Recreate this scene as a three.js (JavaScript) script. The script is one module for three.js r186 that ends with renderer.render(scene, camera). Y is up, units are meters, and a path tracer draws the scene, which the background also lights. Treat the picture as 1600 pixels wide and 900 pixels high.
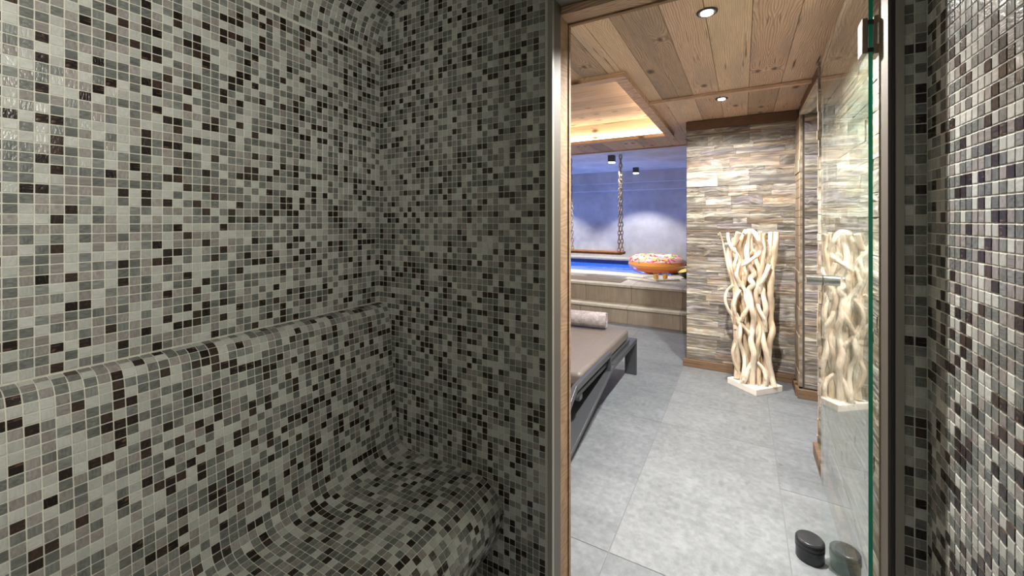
import * as THREE from 'three';
import { RectAreaLightUniformsLib } from 'three/addons/lights/RectAreaLightUniformsLib.js';
import { RoundedBoxGeometry } from 'three/addons/geometries/RoundedBoxGeometry.js';
import { mergeGeometries } from 'three/addons/utils/BufferGeometryUtils.js';
RectAreaLightUniformsLib.init();

// ------------------------------------------------------------------ camera, exposure
const scene = new THREE.Scene();
scene.background = new THREE.Color(0x000000);
const FOCAL = 632, YAW = THREE.MathUtils.degToRad(29.67), EYE = 1.3;
const camera = new THREE.PerspectiveCamera(THREE.MathUtils.radToDeg(2 * Math.atan(450 / FOCAL)), 16 / 9, 0.05, 60);
camera.position.set(0, EYE, 0);
camera.rotation.y = YAW;
camera.setViewOffset(1600, 900, 0, 105, 1600, 900);            // shifted lens: uprights stay upright
const renderer = new THREE.WebGLRenderer({ antialias: true });
renderer.toneMapping = THREE.LinearToneMapping;
renderer.toneMappingExposure = 1.0;
renderer.shadowMap.enabled = true;

// light strengths (the lamps themselves are built further down with their fittings)
const POWER = {
  hallSpot: 30, wallSpot: 15, hallFill: 7, coffer: 27, steamFill: 64, poolSpot: 14, underwater: 85,
};

// ------------------------------------------------------------------ helpers
let seed = 20240611;
const rnd = () => { seed = (seed + 0x6d2b79f5) | 0; let t = Math.imul(seed ^ (seed >>> 15), 1 | seed); t = (t + Math.imul(t ^ (t >>> 7), 61 | t)) ^ t; return ((t ^ (t >>> 14)) >>> 0) / 4294967296; };
const rr = (a, b) => a + (b - a) * rnd();
const pick = (a) => a[Math.floor(rnd() * a.length)];
const hash = (x, y, s) => { let h = Math.imul(x | 0, 374761393) + Math.imul(y | 0, 668265263) + Math.imul(s | 0, 974634521); h = Math.imul(h ^ (h >>> 13), 1274126177); return ((h ^ (h >>> 16)) >>> 0) / 4294967296; };
const noise = (x, y, s = 0) => { const ix = Math.floor(x), iy = Math.floor(y), fx = x - ix, fy = y - iy, a = fx * fx * (3 - 2 * fx), b = fy * fy * (3 - 2 * fy); return (hash(ix, iy, s) * (1 - a) + hash(ix + 1, iy, s) * a) * (1 - b) + (hash(ix, iy + 1, s) * (1 - a) + hash(ix + 1, iy + 1, s) * a) * b; };
const fbm = (x, y, s = 0, n = 4) => { let v = 0, a = 0.5, t = 0; for (let i = 0; i < n; i++) { v += a * noise(x, y, s + i * 17); t += a; x *= 2.03; y *= 2.03; a *= 0.5; } return v / t; };
const mix = (a, b, t) => a.map((x, i) => x + (b[i] - x) * t);
const clamp = (x, a = 0, b = 1) => Math.min(b, Math.max(a, x));

const used = {};
const numbered = (n) => { used[n] = (used[n] ?? -1) + 1; return used[n] ? `${n}_${String(used[n]).padStart(3, '0')}` : n; };
const shade = (o) => { o.castShadow = true; o.receiveShadow = true; return o; };
function info(o, label, category, group, kind) { o.userData.label = label; o.userData.category = category; if (group) o.userData.group = group; if (kind) o.userData.kind = kind; return o; }
function thing(name, label, category, pos = [0, 0, 0], kind, group) { const g = new THREE.Group(); g.name = numbered(name); g.position.set(...pos); scene.add(g); return info(g, label, category, group, kind); }
function part(parent, name, geo, mat, pos, rot, label) { const m = shade(new THREE.Mesh(geo, mat)); m.name = name; if (pos) m.position.set(...pos); if (rot) m.rotation.set(...rot); if (label) m.userData.label = label; parent.add(m); return m; }
const structure = (name, label, category, geo, mat, pos) => { const m = shade(new THREE.Mesh(geo, mat)); m.name = numbered(name); if (pos) m.position.set(...pos); scene.add(m); return info(m, label, category, null, 'structure'); };

// uv in metres on every face of a box-like geometry; grain = the axis that runs along the texture's u
function uvMetres(geo, su = 1, sv = 1, grain = 'x', ou = 0, ov = 0) {
  const p = geo.attributes.position, n = geo.attributes.normal, uv = new Float32Array(p.count * 2), A = { x: 0, y: 1, z: 2 }[grain];
  for (let i = 0; i < p.count; i++) {
    const c = [p.getX(i), p.getY(i), p.getZ(i)], k = [Math.abs(n.getX(i)), Math.abs(n.getY(i)), Math.abs(n.getZ(i))], d = k.indexOf(Math.max(...k));
    const ax = [0, 1, 2].filter((q) => q !== d); let a = ax[0], b = ax[1]; if (b === A) [a, b] = [b, a];
    uv[i * 2] = c[a] / su + ou; uv[i * 2 + 1] = c[b] / sv + ov;
  }
  geo.setAttribute('uv', new THREE.BufferAttribute(uv, 2)); return geo;
}
const box = (x0, x1, y0, y1, z0, z1, su = 1, sv = 1, grain = 'x') => { const g = new THREE.BoxGeometry(x1 - x0, y1 - y0, z1 - z0); g.translate((x0 + x1) / 2, (y0 + y1) / 2, (z0 + z1) / 2); return uvMetres(g, su, sv, grain); };
const rbox = (w, h, d, r, seg = 2, su = 1, sv = 1, grain = 'x', ou = 0, ov = 0) => uvMetres(new RoundedBoxGeometry(w, h, d, seg, r), su, sv, grain, ou, ov);
function join(list, groups = false) { return mergeGeometries(list.map((g) => { const q = g.index ? g.toNonIndexed() : g.clone(); for (const k of Object.keys(q.attributes)) if (!['position', 'normal', 'uv'].includes(k)) q.deleteAttribute(k); return q; }), groups); }

function texture(w, h, fn, srgb = true) {
  const d = new Uint8Array(w * h * 4);
  for (let y = 0; y < h; y++) for (let x = 0; x < w; x++) { const c = fn(x, y), i = (y * w + x) * 4; for (let k = 0; k < 3; k++) d[i + k] = clamp(c[k], 0, 1) * 255; d[i + 3] = 255; }
  const t = new THREE.DataTexture(d, w, h, THREE.RGBAFormat); t.magFilter = THREE.LinearFilter; t.minFilter = THREE.LinearMipmapLinearFilter; t.generateMipmaps = true; t.wrapS = t.wrapT = THREE.MirroredRepeatWrapping;
  if (srgb) t.colorSpace = THREE.SRGBColorSpace; t.needsUpdate = true; return t;
}
const std = (o) => new THREE.MeshStandardMaterial(o);
const rgb = (r, g, b) => new THREE.Color().setRGB(r / 255, g / 255, b / 255, THREE.SRGBColorSpace);

// how large a patch shows in the picture (only used to choose which pieces are parts of their own)
const eye = new THREE.Vector3(0, EYE, 0), V = new THREE.Vector3();
function shows(c, n, area) {
  V.copy(c).sub(eye); const x = V.x * Math.cos(YAW) - V.z * Math.sin(YAW), z = -(V.x * Math.sin(YAW) + V.z * Math.cos(YAW));
  if (z < 0.05) return 0; const u = 800 + FOCAL * x / z, v = 345 - FOCAL * V.y / z;
  if (u < -8 || u > 1608 || v < -8 || v > 908) return 0;
  return area * Math.max(0, -V.dot(n)) / Math.pow(z, 3);
}
// items: {geo, matrix, mat, size}; the 300 that show largest become parts, the others one joined part
function pieces(parent, items, name, restName) {
  items.sort((a, b) => b.size - a.size);
  items.slice(0, 300).forEach((it) => { const m = part(parent, name, it.geo, it.mat); it.matrix.decompose(m.position, m.quaternion, m.scale); });
  const rest = items.slice(300); if (!rest.length) return;
  const mats = [...new Set(rest.map((r) => r.mat))], geos = mats.map((mt) => join(rest.filter((r) => r.mat === mt).map((r) => r.geo.clone().applyMatrix4(r.matrix))));
  const m = mats.length === 1 ? part(parent, restName, geos[0], mats[0]) : part(parent, restName, join(geos, true), mats);
  m.userData.kind = 'stuff';
}

// ------------------------------------------------------------------ materials
// glass mosaic: an atlas of 64 tiles, marbled, in four glazes
const CELLS = 8, CELL = 96;
const glaze = [];
for (let k = 0; k < 64; k++) glaze.push(k < 23 ? 'light' : k < 41 ? 'mid' : k < 53 ? 'warm' : 'dark');
const cellTone = glaze.map((g) => { const j = rr(-1, 1); return g === 'light' ? [0.715 + j * 0.045, 0.718 + j * 0.045, 0.695 + j * 0.045] : g === 'mid' ? [0.46 + j * 0.06, 0.468 + j * 0.06, 0.455 + j * 0.06] : g === 'warm' ? [0.55 + j * 0.05, 0.53 + j * 0.05, 0.515 + j * 0.05] : [0.15 + j * 0.07, 0.118 + j * 0.058, 0.108 + j * 0.052]; });
const cellStreak = glaze.map(() => [rr(0.6, 2.2), rr(5, 12), rnd() < 0.5]);
const mosaicHeight = (x, y) => { const k = Math.floor(y / CELL) * CELLS + Math.floor(x / CELL), [a, b, turn] = cellStreak[k]; let p = (x % CELL) / CELL, q = (y % CELL) / CELL; if (turn) [p, q] = [q, p]; return fbm(p * a * 2 + 0.7 * noise(p * 3, q * 3, k), q * b, k * 7 + 3, 4); };
const mosaicMap = texture(CELLS * CELL, CELLS * CELL, (x, y) => {
  const k = Math.floor(y / CELL) * CELLS + Math.floor(x / CELL), g = glaze[k], h = mosaicHeight(x, y) - 0.5; let c = cellTone[k];
  if (g === 'dark') { const f = clamp((h - 0.03) * 5) * (k % 3 === 0 ? 1 : 0.45); return mix(c, [0.38, 0.28, 0.23], f); }
  const amp = g === 'light' ? 0.1 : g === 'mid' ? 0.19 : 0.16; return c.map((v) => v + h * amp + (hash(x, y, 5) - 0.5) * 0.025);
});
const mosaicBump = texture(CELLS * CELL, CELLS * CELL, (x, y) => { const h = mosaicHeight(x, y); return [h, h, h]; }, false);
const M = {};
M.mosaic = std({ map: mosaicMap, bumpMap: mosaicBump, bumpScale: 0.0006, roughness: 0.25, metalness: 0 });
const groutMap = texture(128, 128, (x, y) => { const v = 0.82 + 0.1 * (fbm(x / 9, y / 9, 91) - 0.5) + 0.05 * (hash(x, y, 4) - 0.5); return [v, v * 0.985, v * 0.93]; });
M.grout = std({ map: groutMap, roughness: 0.9 });

// old larch boards: grain runs along u (2 m), 0.25 m across v
function woodTexture(s, light, dark, grey, knots) {
  const W = 1024, Hh = 192, K = []; for (let i = 0; i < knots; i++) K.push([hash(i, 1, s), 0.15 + 0.7 * hash(i, 2, s), 0.012 + 0.012 * hash(i, 3, s)]);
  return texture(W, Hh, (px, py) => {
    const x = px / W, y = py / Hh; let bend = 0, knot = 0;
    for (const [kx, ky, kr] of K) { const dx = (x - kx) * 2, dy = (y - ky) * 0.25, q = Math.exp(-(dx * dx / (kr * kr * 30) + dy * dy / (kr * kr * 4))); bend += q * 2.2 * Math.sign(dy || 1); knot = Math.max(knot, clamp(1.3 - Math.hypot(dx * 0.55, dy) / kr)); }
    const c = 0.5 + 0.25 * (fbm(x * 2.2, 0.5, s + 5) - 0.5), arch = Math.abs(y - c), ph = arch * 13 + 3.2 * fbm(x * 3.1, y * 1.6, s) + 0.5 * fbm(x * 14, y * 9, s + 3) + bend;
    const f = ph * 2.1 - Math.floor(ph * 2.1), ring = f < 0.75 ? (f / 0.75) ** 2.2 : (1 - f) / 0.25, fib = fbm(x * 26, y * 90, s + 9, 3) - 0.5;
    let col = mix(light, dark, clamp(0.08 + 0.74 * ring + fib * 0.6));
    const wg = clamp((fbm(x * 4, y * 2.2, s + 31) - 0.5) * 3.2); col = mix(col, grey, wg * 0.55);
    col = mix(col, [0.25, 0.17, 0.12], knot * 0.75);
    const crack = fbm(x * 7, y * 34, s + 60, 2); if (crack > 0.8) col = mix(col, [0.22, 0.16, 0.12], clamp((crack - 0.8) * 7));
    return col;
  });
}
const woods = [
  woodTexture(11, [0.88, 0.755, 0.645], [0.66, 0.52, 0.41], [0.66, 0.58, 0.50], 3),
  woodTexture(27, [0.86, 0.725, 0.615], [0.60, 0.465, 0.365], [0.60, 0.53, 0.47], 5),
  woodTexture(43, [0.76, 0.65, 0.54], [0.52, 0.42, 0.33], [0.52, 0.47, 0.42], 4),
  woodTexture(59, [0.90, 0.79, 0.66], [0.72, 0.58, 0.45], [0.70, 0.62, 0.54], 2),
];
M.wood = woods.map((t) => std({ map: t, bumpMap: t, bumpScale: 0.0012, roughness: 0.62 }));
M.woodDark = std({ map: woods[2], color: rgb(150, 132, 118), bumpMap: woods[2], bumpScale: 0.001, roughness: 0.7 });
M.baseboard = std({ map: woods[1], color: rgb(156, 150, 140), roughness: 0.6 });
M.casing = std({ map: woods[3], color: rgb(186, 177, 169), roughness: 0.85 });

// split-face quartzite in thin strips
const stoneTexture = (s) => texture(512, 256, (px, py) => {
  const x = px / 512, y = py / 256, w = fbm(x * 3, y * 3, s) * 1.2, a = fbm(x * 3 + w * 0.6, y * 20 + w * 2.4 + x * 1.6, s + 7, 5), b = fbm(x * 9, y * 9, s + 20), d = hash(px, py, s);
  let c = mix([0.47, 0.445, 0.415], [0.88, 0.865, 0.83], clamp((a - 0.27) * 2)); c = mix(c, [0.70, 0.58, 0.42], clamp((b - 0.58) * 3.2) * 0.6); c = mix(c, [0.58, 0.54, 0.60], clamp((fbm(x * 4, y * 12, s + 50) - 0.56) * 4) * 0.45);
  return c.map((v) => v + (d - 0.5) * 0.05);
});
const stoneMaps = [stoneTexture(301), stoneTexture(417)];
const stoneTints = [[228, 227, 222], [204, 203, 198], [182, 182, 180], [240, 236, 228], [168, 162, 156], [212, 198, 182], [192, 190, 198], [238, 238, 236]];
M.stone = stoneTints.map((t, i) => std({ map: stoneMaps[i % 2], color: rgb(...t), bumpMap: stoneMaps[i % 2], bumpScale: 0.006, roughness: 0.6 }));
M.stoneEdge = std({ map: stoneMaps[0], color: rgb(250, 242, 228), bumpMap: stoneMaps[0], bumpScale: 0.004, roughness: 0.7 });
M.mortar = std({ color: rgb(70, 64, 58), roughness: 0.95 });

const slate = texture(768, 768, (x, y) => { const p = x / 768, q = y / 768, a = fbm(p * 5, q * 5, 71, 5), f = fbm(p * 60, q * 60, 72, 3), st = fbm(p * 6 + a, q * 46, 79, 3), d = hash(x, y, 73), v = 0.63 + 0.12 * (a - 0.5) + 0.13 * (f - 0.5) + 0.07 * (st - 0.5) + 0.06 * (d - 0.5), sp = clamp((fbm(p * 30, q * 30, 77, 3) - 0.7) * 5) * 0.06; return [v - 0.005 - sp, v + 0.005 - sp, v + 0.012 - sp]; });
M.floorTile = [[186, 190, 195], [180, 185, 190], [191, 194, 197]].map((c) => std({ map: slate, color: rgb(...c), bumpMap: slate, bumpScale: 0.0015, roughness: 0.5 }));
M.joint = std({ color: rgb(120, 122, 122), roughness: 0.95 });
const travertine = texture(512, 512, (x, y) => { const p = x / 512, q = y / 512, a = fbm(p * 4, q * 4, 131, 5), st = fbm(p * 46, q * 4, 137, 3), v = 0.74 + 0.13 * (a - 0.5) + 0.13 * (st - 0.5) + 0.03 * (hash(x, y, 6) - 0.5); return [v, v * 0.965, v * 0.895]; });
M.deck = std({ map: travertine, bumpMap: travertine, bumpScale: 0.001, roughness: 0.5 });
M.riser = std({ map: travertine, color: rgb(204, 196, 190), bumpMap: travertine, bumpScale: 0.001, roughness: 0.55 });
const limewash = texture(512, 512, (x, y) => { const p = x / 512, q = y / 512, a = fbm(p * 5, q * 5, 211, 5), b = fbm(p * 18, q * 18, 215, 3), v = 0.74 + 0.16 * (a - 0.5) + 0.08 * (b - 0.5); return [v * 0.985, v * 0.985, v * 1.02]; });
M.limewash = std({ map: limewash, bumpMap: limewash, bumpScale: 0.002, roughness: 0.85 });
M.plaster = std({ color: rgb(200, 192, 182), roughness: 0.9 });
M.alu = std({ color: rgb(150, 147, 140), roughness: 0.5, metalness: 0.25 });
M.bronze = std({ color: rgb(98, 90, 80), roughness: 0.55, metalness: 0.2 });
M.aluDark = std({ color: rgb(60, 60, 60), roughness: 0.6, metalness: 0.3 });
M.chrome = std({ color: rgb(205, 203, 200), roughness: 0.22, metalness: 1 });
M.hinge = std({ color: rgb(140, 131, 121), roughness: 0.42, metalness: 0.6 });
M.black = std({ color: rgb(40, 42, 46), roughness: 0.25 });
M.rubber = std({ color: rgb(44, 47, 51), roughness: 0.3 });
M.cube = std({ color: rgb(70, 72, 78), roughness: 0.5, metalness: 0.2 });
M.pane = new THREE.MeshPhysicalMaterial({ color: 0xf4fbf8, roughness: 0.0, transmission: 1, thickness: 0, ior: 1.5 });
M.glassEdge = new THREE.MeshPhysicalMaterial({ color: rgb(12, 172, 142), roughness: 0.12, clearcoat: 1, clearcoatRoughness: 0.05 });
M.ledGlow = std({ color: 0xffffff, emissive: new THREE.Color(1, 0.86, 0.64), emissiveIntensity: 7 });
M.spotGlow = std({ color: 0xffffff, emissive: new THREE.Color(1, 0.96, 0.9), emissiveIntensity: 14 });
M.steamFillGlow = std({ color: 0xffffff, emissive: new THREE.Color(1, 0.98, 0.9), emissiveIntensity: 2.5 });  // glowing panel of the added steam room lamp

// ------------------------------------------------------------------ mosaic tiling
const TH = 0.0013, HALF = 0.0096;
const tileGeos = [];
for (let k = 0; k < 64; k++) {
  const cx = (k % CELLS + 0.5) / CELLS, cy = (Math.floor(k / CELLS) + 0.5) / CELLS, s = 0.43 / CELLS, pos = [], uv = [], idx = [];
  const ring = (h, z, cut) => [[-h + cut, -h], [h - cut, -h], [h, -h + cut], [h, h - cut], [h - cut, h], [-h + cut, h], [-h, h - cut], [-h, -h + cut]].map(([x, y]) => [x, y, z]);
  const base = ring(HALF, -0.001, 0.0007), mid = ring(HALF, TH - 0.0006, 0.0007), top = ring(HALF - 0.0008, TH, 0.0008);
  const add = (p) => { pos.push(...p); uv.push(cx + clamp(p[0] / HALF, -1, 1) * s, cy + clamp(p[1] / HALF, -1, 1) * s); return pos.length / 3 - 1; };
  const tri = (a, b, c) => idx.push(add(a), add(b), add(c));
  for (let i = 1; i < 7; i++) tri(top[0], top[i], top[i + 1]);
  for (let i = 0; i < 8; i++) { const j = (i + 1) % 8; tri(base[i], base[j], mid[j]); tri(base[i], mid[j], mid[i]); tri(mid[i], mid[j], top[j]); tri(mid[i], top[j], top[i]); }
  const g = new THREE.BufferGeometry(); g.setAttribute('position', new THREE.Float32BufferAttribute(pos, 3)); g.setAttribute('uv', new THREE.Float32BufferAttribute(uv, 2)); g.setIndex(idx); g.computeVertexNormals(); tileGeos.push(g);
}
const order = [[], [], [], []]; glaze.forEach((g, k) => order[['light', 'mid', 'warm', 'dark'].indexOf(g)].push(k));
const tileKind = () => { const r = rnd(); return pick(order[r < 0.29 ? 0 : r < 0.62 ? 1 : r < 0.825 ? 2 : 3]); };
// a tile at point p with normal n and the direction of its rows t
function tileItem(p, n, t, su = 1, sv = 1) {
  const b = new THREE.Vector3().crossVectors(n, t).normalize(), m = new THREE.Matrix4().makeBasis(t, b, n);
  m.multiply(new THREE.Matrix4().makeRotationFromEuler(new THREE.Euler(rr(-1, 1) * 0.012, rr(-1, 1) * 0.012, rr(-1, 1) * 0.012)));
  m.scale(new THREE.Vector3(su, sv, 1)); m.setPosition(p);
  return { geo: tileGeos[tileKind()], matrix: m, mat: M.mosaic, size: shows(p, n, 1) };
}
// tiles on a flat wall: at(a, b) gives the point, keep(a, b) says whether there is wall
function tileWall(parent, at, n, t, a0, a1, pa, b0, b1, pb, keep = () => true) {
  const items = [];
  for (let a = a0 + pa / 2; a < a1; a += pa) for (let b = b0 + pb / 2; b < b1; b += pb) if (keep(a, b)) items.push(tileItem(at(a, b), n, t, pa / 0.0215, pb / 0.0215));
  pieces(parent, items, 'tile', 'mosaic');
}
// profile in x, y swept along z: an evenly stepped list of points with normals (to the left of the way along it)
function sweepTiles(parent, pts, side, z0, z1, pz, ps) {
  const n = Math.floor(pts.length / 1), len = [0]; for (let i = 1; i < n; i++) len.push(len[i - 1] + pts[i].distanceTo(pts[i - 1]));
  const where = (s) => { let i = 1; while (i < n - 1 && len[i] < s) i++; const t = (s - len[i - 1]) / (len[i] - len[i - 1]); return [pts[i - 1].clone().lerp(pts[i], t), pts[i].clone().sub(pts[i - 1]).normalize()]; };
  const items = [], rows = Math.round(len[n - 1] / ps), step = len[n - 1] / rows, tz = new THREE.Vector3(0, 0, 1);
  for (let r = 0; r < rows; r++) { const [a] = where(r * step), [b] = where((r + 1) * step), d = b.clone().sub(a).normalize(), nn = new THREE.Vector3(-d.y * side, d.x * side, 0); const c = a.add(b).multiplyScalar(0.5), [mid] = where((r + 0.5) * step); c.addScaledVector(nn, Math.max(0, mid.sub(c).dot(nn)) + 0.0002);
    for (let z = z0 + pz / 2; z < z1; z += pz) items.push(tileItem(new THREE.Vector3(c.x, c.y, z), nn, tz, pz / 0.0215, step / 0.0215)); }
  pieces(parent, items, 'tile', 'mosaic');
}
const v3 = (x, y, z = 0) => new THREE.Vector3(x, y, z);

// ------------------------------------------------------------------ steam room shell
const XL = -1.286, XR = 0.337, ZF = -1.166, ZB = 1.12, FL = 0, ROWH = 0.02135, COLW = 0.0215, COL0 = -0.2833;
const CR = 0.197, CY = 1.961, CT = CY + CR;                       // cove radius, spring line, flat ceiling
const JL = -0.532, JR = 0.2996, HEAD = 2.018;                      // rough opening of the doorway
{ // left wall
  const w = structure('wall_left', 'long mosaic wall above the bench in grey, white and dark brown tiles', 'wall', box(XL - 0.15, XL, FL - 0.1, CY + 0.3, ZF - 0.01, ZB + 0.15, 0.3, 0.3), M.grout);
  const y0 = 1.2712 - ROWH * 14, pz = COLW, zs = COL0;
  const z0 = zs - pz * 41, y1 = CY + 0.004;
  tileWall(w, (z, y) => v3(XL, y, z), v3(1, 0, 0), v3(0, 0, -1), z0, ZB, pz, y0, y1, ROWH);
}
{ // ceiling with its cove
  const arc = []; for (let i = 0; i <= 40; i++) { const a = Math.PI - (i / 40) * Math.PI / 2; arc.push(v3(XL + CR + Math.cos(a) * CR, CY + Math.sin(a) * CR)); }
  const arcR = arc.map((p) => v3(XL + XR - p.x, p.y)).reverse();
  const pts = [...arc, ...arcR];
  const s = new THREE.Shape(); pts.forEach((p, i) => (i ? s.lineTo(p.x, p.y) : s.moveTo(p.x, p.y))); s.lineTo(XR, CT + 0.1); s.lineTo(XL, CT + 0.1); s.closePath();
  const g = new THREE.ExtrudeGeometry(s, { depth: ZB - ZF + 0.01, bevelEnabled: false, curveSegments: 8 }); g.translate(0, 0, ZF - 0.005);
  const c = structure('ceiling', 'mosaic ceiling of the steam room curving down into the left wall', 'ceiling', g, M.grout);
  const even = [pts[0]]; const L = new THREE.CurvePath(); for (let i = 1; i < pts.length; i++) L.add(new THREE.LineCurve3(pts[i - 1], pts[i]));
  sweepTiles(c, L.getSpacedPoints(260), -1, COL0 - COLW * 41, ZB, COLW, 0.0215);
}
{ // wall with the doorway
  const s = new THREE.Shape(); s.moveTo(XL - 0.15, FL - 0.1); s.lineTo(JL, FL - 0.1); s.lineTo(JL, HEAD); s.lineTo(JR, HEAD); s.lineTo(JR, FL - 0.1); s.lineTo(XR + 0.15, FL - 0.1); s.lineTo(XR + 0.15, CT + 0.1); s.lineTo(XL - 0.15, CT + 0.1); s.closePath();
  const g = new THREE.ExtrudeGeometry(s, { depth: 0.063, bevelEnabled: false }); g.translate(0, 0, ZF - 0.063);
  const w = structure('wall_front', 'shaded mosaic wall around the doorway', 'wall', g, M.grout);
  const y0 = 1.7184 - ROWH * 80 - 0.0006, inside = (x, y) => { const dx = XL + CR - x; return dx > 0 && y > CY ? Math.hypot(dx, y - CY) < CR + 0.01 : y < CT + 0.01; };
  tileWall(w, (x, y) => v3(x, y, ZF), v3(0, 0, 1), v3(1, 0, 0), XL + 0.001, XR, 0.02184, y0, CT, ROWH, (x, y) => inside(x, y) && y > FL && (x < JL - 0.011 || y > HEAD + 0.012 || false));
  const items = []; const px = (XR - JR - 0.002) / 1.85;        // the narrow strip on the hinge side: a cut column and a whole one
  for (let y = y0; y < CT; y += ROWH) { items.push(tileItem(v3(XR - px / 2 - 0.001, y + ROWH / 2, ZF), v3(0, 0, 1), v3(1, 0, 0), px / 0.0215, 1)); items.push(tileItem(v3(JR + px * 0.44, y + ROWH / 2, ZF), v3(0, 0, 1), v3(1, 0, 0), px * 0.84 / 0.0215, 1)); }
  const m = part(w, 'mosaic_strip', join(items.map((i) => i.geo.clone().applyMatrix4(i.matrix))), M.mosaic); m.userData.kind = 'stuff';
}
{ // right wall
  const w = structure('wall_right', 'warmly lit mosaic wall at the right with glints of light', 'wall', box(XR, XR + 0.15, FL - 0.1, CT + 0.1, ZF - 0.01, ZB + 0.15, 0.3, 0.3), M.grout);
  tileWall(w, (z, y) => v3(XR, y, z), v3(-1, 0, 0), v3(0, 0, 1), ZF + 0.003, ZB, 0.0208, FL, CY + 0.14, 0.0216);
}
structure('wall_rear', 'plain dark grey wall behind the viewer', 'wall', box(XL - 0.15, XR + 0.15, FL - 0.1, CT + 0.1, ZB, ZB + 0.15, 0.3, 0.3), std({ color: rgb(96, 98, 95), roughness: 0.5 }));
structure('floor', 'grey floor of the steam room', 'floor', box(XL - 0.15, XR + 0.15, FL - 0.1, FL, ZF - 0.07, ZB + 0.15), M.joint);

{ // bench with a reclined back and a rolled front edge
  const P = [[-1.284, 0.9681], [-1.2693, 0.9663], [-1.2486, 0.96], [-1.2343, 0.9457], [-1.228, 0.9251], [-1.2208, 0.8694], [-1.2136, 0.8022], [-1.1966, 0.6362], [-1.1858, 0.5196], [-1.1769, 0.4586], [-1.1625, 0.4299], [-1.1383, 0.4156], [-1.1042, 0.4111], [-0.993, 0.4138], [-0.8755, 0.4174], [-0.8118, 0.4174], [-0.7714, 0.4102], [-0.74, 0.394], [-0.714, 0.3689], [-0.6997, 0.333], [-0.6988, 0.2891], [-0.7185, 0.2272], [-0.7517, 0.1707], [-0.8342, 0.0442], [-0.8611, 0.002]].map(([x, y]) => v3(x, y));
  const curve = new THREE.CatmullRomCurve3(P, false, 'centripetal'), pts = curve.getSpacedPoints(240);
  const b = thing('tiled_bench', 'mosaic-covered built-in bench with reclined back and rounded seat edge', 'bench', [0, 0, 0]);
  const s = new THREE.Shape(); pts.forEach((p, i) => (i ? s.lineTo(p.x, p.y) : s.moveTo(p.x, p.y))); s.lineTo(XL + 0.002, FL + 0.002); s.lineTo(XL + 0.002, 0.9681); s.closePath();
  const g = new THREE.ExtrudeGeometry(s, { depth: ZB - ZF - 0.006, bevelEnabled: false }); g.translate(0, 0, ZF + 0.004);
  part(b, 'body', g, M.grout);
  sweepTiles(b, pts, 1, COL0 - COLW * 41 + 0.004, ZB - 0.012, COLW, 0.0215);
}

// ------------------------------------------------------------------ door frame, wooden lining, glass door
{
  const f = thing('trim_1', 'grey aluminium door frame set in the mosaic wall', 'door frame', [0, 0, 0], 'structure');
  for (const [x0, x1, xr0, xr1] of [[JL, JL + 0.016, JL, JL + 0.0155], [JR - 0.013, JR, JR - 0.024, JR]]) {
    part(f, 'flange', box(x0, x1, FL, HEAD, ZF - (x0 < 0 ? 0.008 : 0.03), ZF + 0.006, 0.3, 0.3), M.alu);
    part(f, 'reveal', box(xr0, xr1, FL, HEAD, ZF - 0.062, ZF - (x0 < 0 ? 0.0085 : 0.006), 0.3, 0.3), M.bronze, null, null, 'brownish grey inner face');
  }
  part(f, 'dark_strip', box(JR - 0.019, JR - 0.0132, FL, HEAD - 0.014, ZF - 0.0055, ZF - 0.001, 0.3, 0.3), M.aluDark, null, null, 'narrow dark strip in the door frame');  // dark strip in the narrow gap beside the flange
  part(f, 'head', box(JL, JR, HEAD - 0.016, HEAD, ZF - 0.062, ZF + 0.006, 0.3, 0.3), M.alu);
  part(f, 'threshold', box(JL, JR, FL - 0.02, 0.004, ZF - 0.062, ZF + 0.02, 0.3, 0.3), M.alu);
  const l = thing('trim_2', 'pale larch lining board around the doorway on the spa side', 'door lining', [0, 0, 0], 'structure');
  const zA = ZF - 0.064, zB = ZF - 0.13;
  part(l, 'jamb_board', box(JL - 0.03, JL + 0.014, 0, HEAD - 0.045, zB, zA, 0.25, 2, 'y'), M.casing);
  part(l, 'jamb_edge', box(JL - 0.06, JL + 0.018, 0, HEAD - 0.045, zB - 0.016, zB - 0.0005, 0.25, 2, 'y'), M.casing);
  part(l, 'head_board', box(JL - 0.03, JR + 0.02, HEAD - 0.045, HEAD + 0.02, zB, zA, 2, 0.25), M.wood[1]);
  part(l, 'head_edge', box(JL - 0.06, JR + 0.02, HEAD - 0.051, HEAD + 0.07, zB - 0.016, zB - 0.0005, 2, 0.25), M.casing);
  part(l, 'jamb_strip', box(JR - 0.0245, JR + 0.02, 0, HEAD - 0.045, zA - 0.008, zA - 0.0005, 0.25, 2, 'y'), M.casing);
}
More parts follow.
